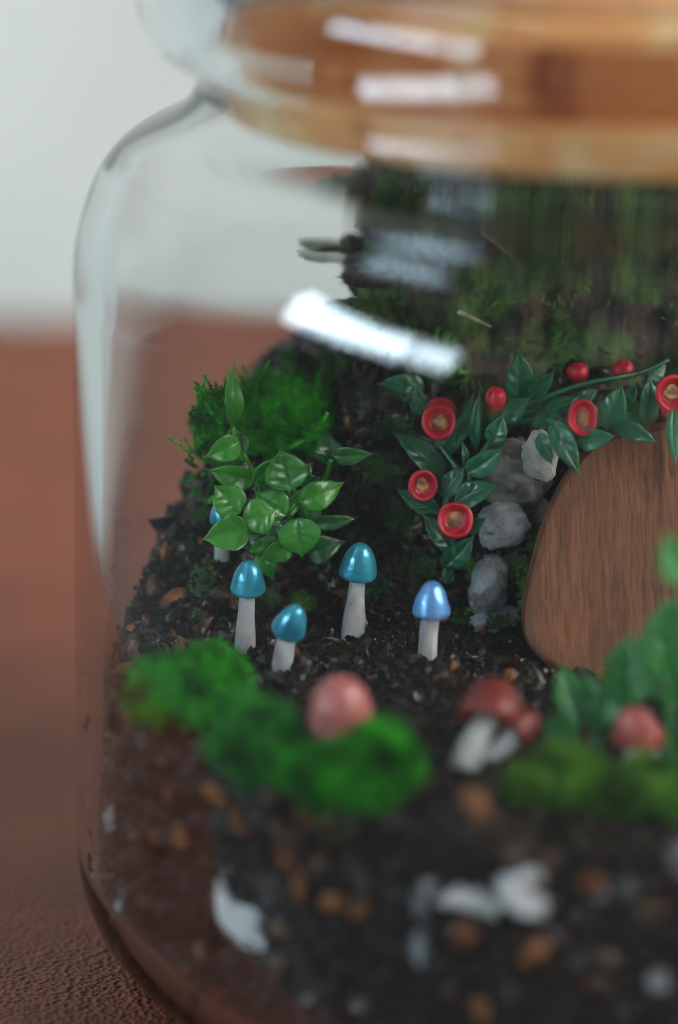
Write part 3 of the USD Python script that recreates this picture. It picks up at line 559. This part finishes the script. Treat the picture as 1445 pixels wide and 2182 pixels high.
# leafy plant (pixels of an enlargement: x / 2.89 + 330, y / 2.89 + 760)
z1 = lambda a, b: (330 + a / 2.89, 760 + b / 2.89)
plant = tag(empty('leafy_plant'), 'light green plant with glossy pointed leaves left of the blue mushrooms', 'plant')
LV = [  # base, tip, width, depth base, depth tip, roll, material
 ((470, 418), (487, 92), 84, .0060, .0052, .25, 0), ((515, 505), (308, 606), 112, .0052, .0040, -.2, 0), ((505, 440), (560, 585), 66, .0066, .0060, .3, 1), ((492, 500), (430, 430), 60, .0064, .0064, 0, 0),
 ((606, 742), (312, 688), 122, .0046, .0036, -.25, 0), ((600, 742), (768, 590), 92, .0042, .0030, .5, 0), ((520, 945), (352, 775), 172, .0022, .0028, .1, 0),
 ((840, 800), (768, 545), 178, .0030, .0036, -.15, 0), ((880, 880), (1170, 775), 132, .0030, .0032, .2, 0), ((805, 965), (620, 805), 150, .0022, .0026, .1, 0),
 ((735, 925), (522, 1012), 172, .0016, .0010, -.05, 0), ((572, 1040), (285, 1108), 150, .0014, .0004, -.1, 0), ((880, 975), (906, 1225), 212, .0006, -.0002, .05, 0),
 ((845, 1105), (668, 1255), 100, .0008, 0.0000, -.35, 0), ((925, 1190), (1148, 1128), 118, .0046, .0038, .1, 1), ((965, 1010), (1242, 988), 84, .0052, .0044, .3, 1),
 ((1085, 590), (1345, 592), 76, .0062, .0056, .35, 1), ((1060, 650), (1075, 465), 140, .0072, .0072, .1, 1), ((670, 1150), (515, 1125), 100, .0050, .0046, 0, 1),
 ((785, 1005), (625, 1078), 112, .0046, .0040, 0, 1), ((640, 825), (715, 735), 80, .0066, .0064, 0, 1), ((650, 1160), (712, 1355), 100, .0040, .0030, .2, 0),
 ((800, 960), (765, 740), 92, .0050, .0046, -.3, 1), ((368, 840), (305, 893), 36, .0050, .0046, 0, 0), ((905, 790), (1010, 720), 90, .0058, .0054, 0, 1), ((900, 1000), (1010, 900), 130, .0062, .0060, 0, 1), ((640, 1100), (700, 1210), 120, .0036, .0030, 0, 0), ((560, 700), (470, 640), 80, .0060, .0056, .2, 1), ((900, 720), (950, 640), 70, .0060, .0058, -.2, 1), ((720, 880), (640, 940), 110, .0034, .0030, .3, 1), ((760, 1010), (830, 1090), 110, .0030, .0026, -.3, 1), ((560, 1080), (610, 1180), 90, .0046, .0040, .2, 1), ((900, 900), (820, 850), 120, .0040, .0038, .2, 0), ((540, 930), (600, 860), 90, .0040, .0040, 0, 1)]
for b_, t_, w_, y0, y1, ro, k in LV:
    bu, bv = z1(*b_); tu, tv = z1(*t_)
    obj('leaf', leaf(P(bu, bv, y0), P(tu, tv, y1), MM(w_ / 2.89) * rng.uniform(1.15, 1.42), (0.05, -1, 0.35), ro, rng.uniform(0.05, 0.6), rng.uniform(-0.08, 0.34), 0.022, 0.00042, rng.uniform(0, 0.03), rng.uniform(0.7, 0.95)), (lf_light, lf_dark)[k], plant, smooth=50)
root = P(*z1(760, 1130), 0.0085)
for pts_ in ([z1(760, 1130), z1(640, 900), z1(620, 770)], [z1(700, 1010), z1(550, 620), z1(490, 500), z1(470, 415)], [z1(760, 1130), z1(830, 960), z1(850, 800)], [z1(850, 900), z1(1040, 730), z1(1075, 620)], [z1(760, 1130), z1(880, 1080), z1(930, 1180)], [z1(760, 1130), z1(650, 1120), z1(570, 1050)]):
    q = [P(u, v, y) for (u, v), y in zip(pts_, np.linspace(0.0072, 0.0054, len(pts_)))]
    obj('stem', tube(q, 0.00030, 0.00020), lf_light, plant, smooth=True)

# ------------------------------------------------------------------ vine with red flowers over the door (pixels of an enlargement: x / 2.173 + 780, y / 2.173 + 720)
z2 = lambda a, b: (780 + a / 2.173, 720 + b / 2.173)
vine = tag(empty('flowering_vine'), 'dark green vine with red cup-shaped flowers, trailing over the stones and the door', 'vine')
VL = [((265, 245), (45, 232), 80, .0075, .0065), ((275, 350), (188, 228), 54, .0070, .0070), ((355, 620), (135, 415), 112, .0062, .0060), ((505, 505), (518, 270), 50, .0050, .0044), ((370, 530), (500, 290), 62, .0070, .0072),
 ((585, 475), (638, 345), 86, .0036, .0034), ((458, 580), (455, 468), 42, .0044, .0044), ((365, 710), (455, 575), 86, .0040, .0036), ((470, 612), (642, 498), 96, .0026, .0014), ((415, 745), (615, 658), 100, .0022, .0010),
 ((335, 795), (135, 685), 80, .0050, .0046), ((400, 965), (262, 800), 86, .0036, .0036), ((362, 1045), (503, 905), 98, .0022, .0014), ((470, 875), (553, 818), 62, .0024, .0016), ((382, 1125), (368, 1030), 52, .0036, .0036),
 ((705, 310), (710, 80), 118, .0056, .0050), ((735, 300), (880, 182), 76, .0056, .0050), ((815, 375), (988, 282), 72, .0034, .0030), ((868, 375), (990, 620), 92, .0008, -.0012), ((808, 430), (860, 578), 60, .0010, .0000),
 ((975, 465), (1155, 440), 84, .0008, -.0004), ((1142, 390), (1360, 468), 72, .0016, .0006), ((1112, 412), (1190, 245), 104, .0040, .0044), ((1180, 345), (1255, 240), 66, .0060, .0060), ((1290, 395), (1322, 200), 96, .0042, .0050), ((1425, 340), (1430, 568), 60, .0016, .0000),
 ((1300, 220), (1400, 130), 70, .0090, .0100), ((960, 330), (1080, 262), 60, .0056, .0060), ((330, 470), (350, 540), 60, .0066, .0066), ((1230, 390), (1210, 280), 80, .0052, .0052), ((780, 380), (850, 390), 60, .0030, .0024), ((370, 720), (385, 790), 70, .0040, .0040), ((330, 450), (345, 530), 40, .0064, .0062), ((340, 620), (372, 740), 70, .0048, .0046),
 ((640, 370), (760, 300), 60, .0046, .0042), ((420, 470), (490, 300), 60, .0062, .0060)]
for k, (b_, t_, w_, y0, y1) in enumerate(VL):
    bu, bv = z2(*b_); tu, tv = z2(*t_)
    obj('leaf', leaf(P(bu, bv, y0), P(tu, tv, y1), MM(w_ / 2.173) * 1.10, (rng.normal(0.1, 0.2), -1, rng.normal(0.3, 0.2)), rng.normal(0, 0.25), 0.35, 0.08, 0.040, 0.00036, 0.02, 0.72), lf_vine, vine, smooth=50)
for pts_, ys in (([(650, 365), (820, 300), (1000, 240), (1200, 200), (1400, 120)], (.0052, .0060, .0068, .0080, .0095)), ([(655, 365), (560, 490), (470, 640), (410, 800), (400, 920), (378, 1110)], (.0050, .0044, .0040, .0036, .0034, .0036)), ([(470, 640), (400, 560), (330, 460)], (.0040, .0056, .0066)), ([(650, 365), (800, 370), (880, 380), (1000, 440), (1150, 395)], (.0050, .0034, .0020, .0018, .0020))):
    obj('stem', tube([P(*z2(*q), y) for q, y in zip(pts_, ys)], 0.00030, 0.00022, n=30), lf_vine, vine, smooth=True)
redm = mat('red_flower', {'g': ('geometry', {}), 'n': ('noise_texture', {'scale': 600.0, 'detail': 3.0}), 'r': ('rgb_ramp', {'ramp': [(0.3, (0.36, 0.007, 0.018)), (0.7, (0.58, 0.018, 0.034))]}), 'b': ('bump', {'strength': 0.3, 'distance': 0.0002}), 'p': ('principled_bsdf', {'roughness': 0.38, 'subsurface_weight': 0.2, 'subsurface_scale': 0.0004})},
    [('g.position', 'n.vector'), ('n.fac', 'r.fac'), ('r.color', 'p.base_color'), ('n.fac', 'b.height'), ('b.normal', 'p.normal')])
cenm = mat('flower_centre', {'g': ('geometry', {}), 'n': ('noise_texture', {'scale': 1100.0, 'detail': 3.0}), 'r': ('rgb_ramp', {'ramp': [(0.38, (0.10, 0.022, 0.010)), (0.5, (0.22, 0.09, 0.03)), (0.66, (0.48, 0.29, 0.10))]}), 'b': ('bump', {'strength': 0.5, 'distance': 0.0003}), 'p': ('principled_bsdf', {'roughness': 0.5})},
    [('g.position', 'n.vector'), ('n.fac', 'r.fac'), ('r.color', 'p.base_color'), ('n.fac', 'b.height'), ('b.normal', 'p.normal')])
def oriented(m, axis, pos, spin=0.0):
    z = np.asarray(axis, float); z /= np.linalg.norm(z); x = np.cross([0.1, 0.2, 1.0] if abs(z[2]) < 0.9 else [1, 0, 0], z); x /= np.linalg.norm(x); y = np.cross(z, x)
    c, s = math.cos(spin), math.sin(spin)
    T = np.eye(4); T[:3, 0], T[:3, 1], T[:3, 2], T[:3, 3] = x * c + y * s, y * c - x * s, z, pos
    m = m.copy(); m.apply_transform(T); return m
def wobble(m, amp, freq, seed):
    v = np.array(m.vertices); v += (np.stack([fbm(v * freq + 9 * k, 2, seed + k) for k in range(3)], -1) - 0.5) * 2 * amp; return trimesh.Trimesh(v, m.faces, process=False)
def flower(u, v, w_, Yd, axis, seed, closed=False):
    R = MM(w_, Yd) / 2; c = P(u, v, Yd)
    if closed:
        prof_ = [(0, -1.0), (0.5, -0.85), (0.9, -0.3), (1.0, 0.15), (0.86, 0.55), (0.5, 0.86), (0.2, 0.90), (0.12, 0.70), (0, 0.62)]
    else:
        prof_ = [(0, -0.85), (0.35, -0.80), (0.72, -0.45), (0.95, -0.05), (1.0, 0.12), (0.95, 0.22), (0.86, 0.25), (0.78, 0.20), (0.70, 0.08), (0.60, -0.08), (0.47, -0.17), (0, -0.19)]
    m = revolve(spline(np.array(prof_) * R, 40) * [1, 1], 48)
    m.vertices[:, 0] *= 1 + 0.05 * math.sin(seed); m = wobble(m, R * 0.07, 1 / R, seed)
    f = obj('flower', oriented(m, axis, c, seed), redm, vine, smooth=True)
    tag(f, ('closed red flower bud' if closed else None))
    if not closed:
        k = trimesh.creation.icosphere(3, R * 0.46); k.vertices[:, 2] *= 0.26
        k = wobble(k, R * 0.10, 2.4 / R, seed + 5)
        ax = np.asarray(axis, float) / np.linalg.norm(axis)
        g = oriented(k, axis, c - ax * R * 0.19, 0)
        usdkit.mesh(stage, str(f.GetPath()) + '/centre', g, cenm, smooth=True)
flower(*z2(340, 378), 69, .0046, (-0.1, -1, 0.22), 1); flower(*z2(262, 668), 62, .0036, (0.35, -1, 0.1), 2); flower(*z2(412, 828), 74, .0010, (0.12, -1, 0.30), 3); flower(*z2(1002, 372), 60, .0006, (0.0, -1, 0.30), 4)
flower(*z2(600, 296), 42, .0040, (-0.6, -0.5, 0.5), 5, True); flower(*z2(1190, 172), 44, .0090, (0.1, -0.6, 0.8), 6, True); flower(*z2(980, 186), 44, .0100, (-0.4, -0.2, 0.9), 7, True); flower(*z2(1418, 278), 70, .0030, (0.25, -1, 0.15), 8)

# ------------------------------------------------------------------ mushrooms
def cap_mat(name, a, b, metal=0.35, rough=0.36, coat=0.45):
    return mat(name, {'g': ('geometry', {}), 'n': ('noise_texture', {'scale': 480.0, 'detail': 4.0}), 'n2': ('noise_texture', {'scale': 3500.0, 'detail': 2.0}), 'r': ('rgb_ramp', {'ramp': [(0.3, a), (0.7, b)]}), 'b': ('bump', {'strength': 0.25, 'distance': 0.00015}),
        'p': ('principled_bsdf', {'roughness': rough, 'metallic': metal, 'coat_weight': coat, 'coat_roughness': 0.12})},
        [('g.position', 'n.vector'), ('g.position', 'n2.vector'), ('n.fac', 'r.fac'), ('r.color', 'p.base_color'), ('n2.fac', 'b.height'), ('b.normal', 'p.normal')])
teal = cap_mat('cap_teal_blue', (0.010, 0.20, 0.33), (0.06, 0.48, 0.62)); peri = cap_mat('cap_periwinkle', (0.09, 0.27, 0.62), (0.20, 0.46, 0.85), 0.35, 0.35, 0.3)
pinkm = cap_mat('cap_pink', (0.50, 0.13, 0.12), (0.66, 0.22, 0.19), 0, 0.4, 0.3); redcap = cap_mat('cap_red_brown', (0.17, 0.018, 0.012), (0.27, 0.032, 0.020), 0, 0.5, 0.15)
coral = cap_mat('cap_coral', (0.52, 0.10, 0.09), (0.66, 0.17, 0.14), 0, 0.35, 0.4)
stemm = mat('mushroom_stem', {'g': ('geometry', {}), 'n': ('noise_texture', {'scale': 900.0, 'detail': 4.0}), 'r': ('rgb_ramp', {'ramp': [(0.24, (0.22, 0.16, 0.12)), (0.34, (0.42, 0.40, 0.41)), (0.7, (0.58, 0.56, 0.56))]}), 'b': ('bump', {'strength': 0.3, 'distance': 0.0002}), 'p': ('principled_bsdf', {'roughness': 0.45, 'subsurface_weight': 0.35, 'subsurface_scale': 0.0008})},
    [('g.position', 'n.vector'), ('n.fac', 'r.fac'), ('r.color', 'p.base_color'), ('n.fac', 'b.height'), ('b.normal', 'p.normal')])
def mushroom(label, cap_uv, w_, h_, axis, stem_uv, base_uv, sw0, sw1, mt, Yc=None, Yb=None, bell=True, group=None, seed=1):
    b = G(*base_uv) if Yb is None else P(*base_uv, Yb)
    b = b - np.array([0, 0, 0.0006])
    Yc = b[1] if Yc is None else Yc
    t = tag(empty('mushroom'), label, 'mushroom', group)
    R, hh = MM(w_, Yc) / 2 * 0.95, MM(h_, Yc) * 0.86
    pr = [(0, 1.0), (0.22, 0.97), (0.46, 0.86), (0.68, 0.66), (0.86, 0.40), (0.97, 0.16), (1.0, 0.04), (0.96, -0.03), (0.85, -0.04), (0.5, 0.02), (0.2, 0.04), (0, 0.04)] if bell else \
         [(0, 1.0), (0.35, 0.96), (0.65, 0.80), (0.88, 0.52), (1.0, 0.20), (0.99, 0.04), (0.90, -0.04), (0.75, 0.0), (0.4, 0.10), (0, 0.10)]
    m = revolve(spline(np.array(pr) * [R, hh], 44), 48); m = wobble(m, R * 0.06, 0.8 / R, seed)
    ax = np.asarray(axis, float) / np.linalg.norm(axis)
    c = P(*cap_uv, Yc) - ax * hh * 0.48
    m.fix_normals()
    obj('cap', oriented(m, ax, c, seed), mt, t, smooth=50)
    s0 = c + ax * hh * 0.10
    mid = P(*stem_uv, (b[1] + Yc) / 2)
    obj('stem', tube([b, mid, s0], (MM(sw1, Yc) / 2, MM(sw1, Yc) / 2 * 0.95, MM(sw0 + (sw1 - sw0) * 0.3, Yc) / 2, MM(sw0, Yc) / 2), 0, 16, 24), stemm, t, smooth=True)
    return t
blue = None
mushroom('blue mushroom with a pale stem, leftmost of the four standing clear of leaves', (530, 1220), 76, 76, (0.06, -0.15, 1), (525, 1310), (522, 1388), 30, 44, teal, seed=1)
mushroom('tilted blue mushroom leaning right behind the round moss cushion', (627, 1312), 74, 74, (0.35, -0.45, 1), (610, 1375), (602, 1420), 36, 44, teal, seed=2)
mushroom('tall blue mushroom in the middle with a stem widening to its base', (766, 1184), 82, 80, (0.10, -0.2, 1), (757, 1280), (750, 1350), 28, 48, teal, seed=3)
mushroom('periwinkle blue mushroom with a pointed cap left of the grey stones', (921, 1266), 80, 78, (0.0, -0.1, 1), (916, 1330), (912, 1400), 36, 40, peri, seed=4)
mushroom('blue mushroom half hidden behind the lower leaves of the leafy plant', (472, 1078), 62, 62, (0.0, -0.1, 1), (470, 1130), (468, 1170), 28, 34, teal, Yc=0.0050, Yb=0.0056, seed=5)
mushroom('pale pink mushroom with a round cap over the front moss', (735, 1492), 138, 132, (-0.05, -0.25, 1), (730, 1580), (728, 1640), 46, 56, pinkm, Yc=-0.0265, Yb=-0.0275, bell=False, seed=6)
mushroom('red-brown mushroom tipped back to show its white stem', (1056, 1488), 134, 108, (0.25, 0.60, 0.75), (1022, 1560), (992, 1622), 50, 62, redcap, Yc=-0.0240, Yb=-0.0275, bell=False, seed=7)
mushroom('small red-brown mushroom leaning right against the larger one', (1122, 1535), 82, 70, (0.75, 0.30, 0.45), (1085, 1575), (1020, 1602), 40, 44, redcap, Yc=-0.0245, Yb=-0.0262, bell=False, seed=8)
mushroom('coral mushroom at the right front below the blurred leaves', (1352, 1534), 92, 86, (-0.1, -0.3, 1), (1352, 1590), (1352, 1640), 36, 44, coral, Yc=-0.0270, Yb=-0.0280, bell=False, seed=9)
mushroom('small red mushroom peeping out behind the coral one', (1388, 1558), 60, 52, (0.2, -0.3, 1), (1390, 1600), (1390, 1640), 26, 30, redcap, Yc=-0.0255, Yb=-0.0265, bell=False, seed=10)

# ledges of rotten bark that stick out of the log's left side
for u, v, w_, h_, Yd in ((705, 522, 150, 34, 0.0150), (740, 668, 130, 60, 0.0140), (790, 590, 120, 40, 0.0140), (800, 420, 90, 60, 0.0150), (760, 480, 70, 50, 0.0155)):
    m = rock(np.zeros(3), (1, 1, 1), int(u + v), 0.9, 4)
    k_ = np.array(m.vertices); c_ = P(u, v, Yd)
    obj('bark_flake', trimesh.Trimesh(k_ * [MM(w_) / 2, 0.0030, MM(h_) / 2] + c_, m.faces, process=False), logm, lg, smooth=True)
# specks of dust on the inside of the glass
n = 70; a_ = np.radians(rng.uniform(200, 258, n)); z_ = rng.uniform(0.032, 0.052, n); r_ = 0.04195
tag(obj('dust_speck', lumps(np.stack([np.cos(a_) * r_, np.sin(a_) * r_, z_], -1), rng.uniform(0.00002, 0.00006, n)), stemm, smooth=False), 'fine pale specks of dust on the inside of the glass', 'dust', kind='stuff')

# ------------------------------------------------------------------ leaves in the right foreground
fp = tag(empty('leafy_plant'), 'blurred green plant with upright blades in front of the door', 'plant')
for bu, bv, tu, tv, w_, y0, y1 in ((1345, 1500, 1338, 1338, 96, -.020, -.0185), (1275, 1530, 1245, 1420, 60, -.0185, -.017), (1235, 1540, 1195, 1400, 60, -.0150, -.013), (1420, 1440, 1418, 1270, 110, -.0225, -.0215), (1290, 1540, 1300, 1440, 60, -.020, -.019), (1400, 1440, 1480, 1370, 70, -.021, -.021),
        (1470, 1240, 1415, 1130, 80, -.0235, -.023), (1230, 1580, 1150, 1520, 60, -.018, -.017), (1440, 1500, 1400, 1400, 60, -.022, -.0215), (1470, 1330, 1390, 1300, 90, -.0235, -.023), (1300, 1560, 1262, 1462, 60, -.0190, -.018)):
    obj('leaf', leaf(P(bu, bv, y0 - 0.006), P(tu, tv, y1 - 0.006), MM(w_, y0) * 1.1, (0.1, -1, 0.3), rng.normal(0, 0.2), 0.25, 0.08, 0.03), lf_front, fp, smooth=50)
for pts_ in ([(1345, 1640, -.021), (1344, 1500, -.020)], [(1430, 1660, -.024), (1420, 1440, -.0225)], [(1450, 1660, -.026), (1490, 1400, -.0245), (1470, 1240, -.0235)], [(1275, 1640, -.020), (1275, 1530, -.0185)]):
    obj('stem', tube([P(q[0], q[1], q[2] - 0.006) for q in pts_], 0.0004, 0.0003), lf_front, fp, smooth=True)

# ------------------------------------------------------------------ pale twigs caught in the moss of the log
twigm = mat('pale_twig', {'g': ('geometry', {}), 'n': ('noise_texture', {'scale': 800.0}), 'r': ('rgb_ramp', {'ramp': [(0.3, (0.22, 0.20, 0.13)), (0.7, (0.42, 0.39, 0.28))]}), 'p': ('principled_bsdf', {'roughness': 0.6})}, [('g.position', 'n.vector'), ('n.fac', 'r.fac'), ('r.color', 'p.base_color')])
for pts_, lab in (([(1030, 425), (1060, 455), (1095, 490)], 'pale twig slanting across the top of the mossy bark'), ([(975, 668), (1010, 685), (1045, 702)], 'pale twig near the foot of the mossy bark, above the vine')):
    tag(obj('twig', tube([P(u, v, 0.0105) for u, v in pts_], 0.00026, 0.00010), twigm, smooth=True), lab, 'twig')
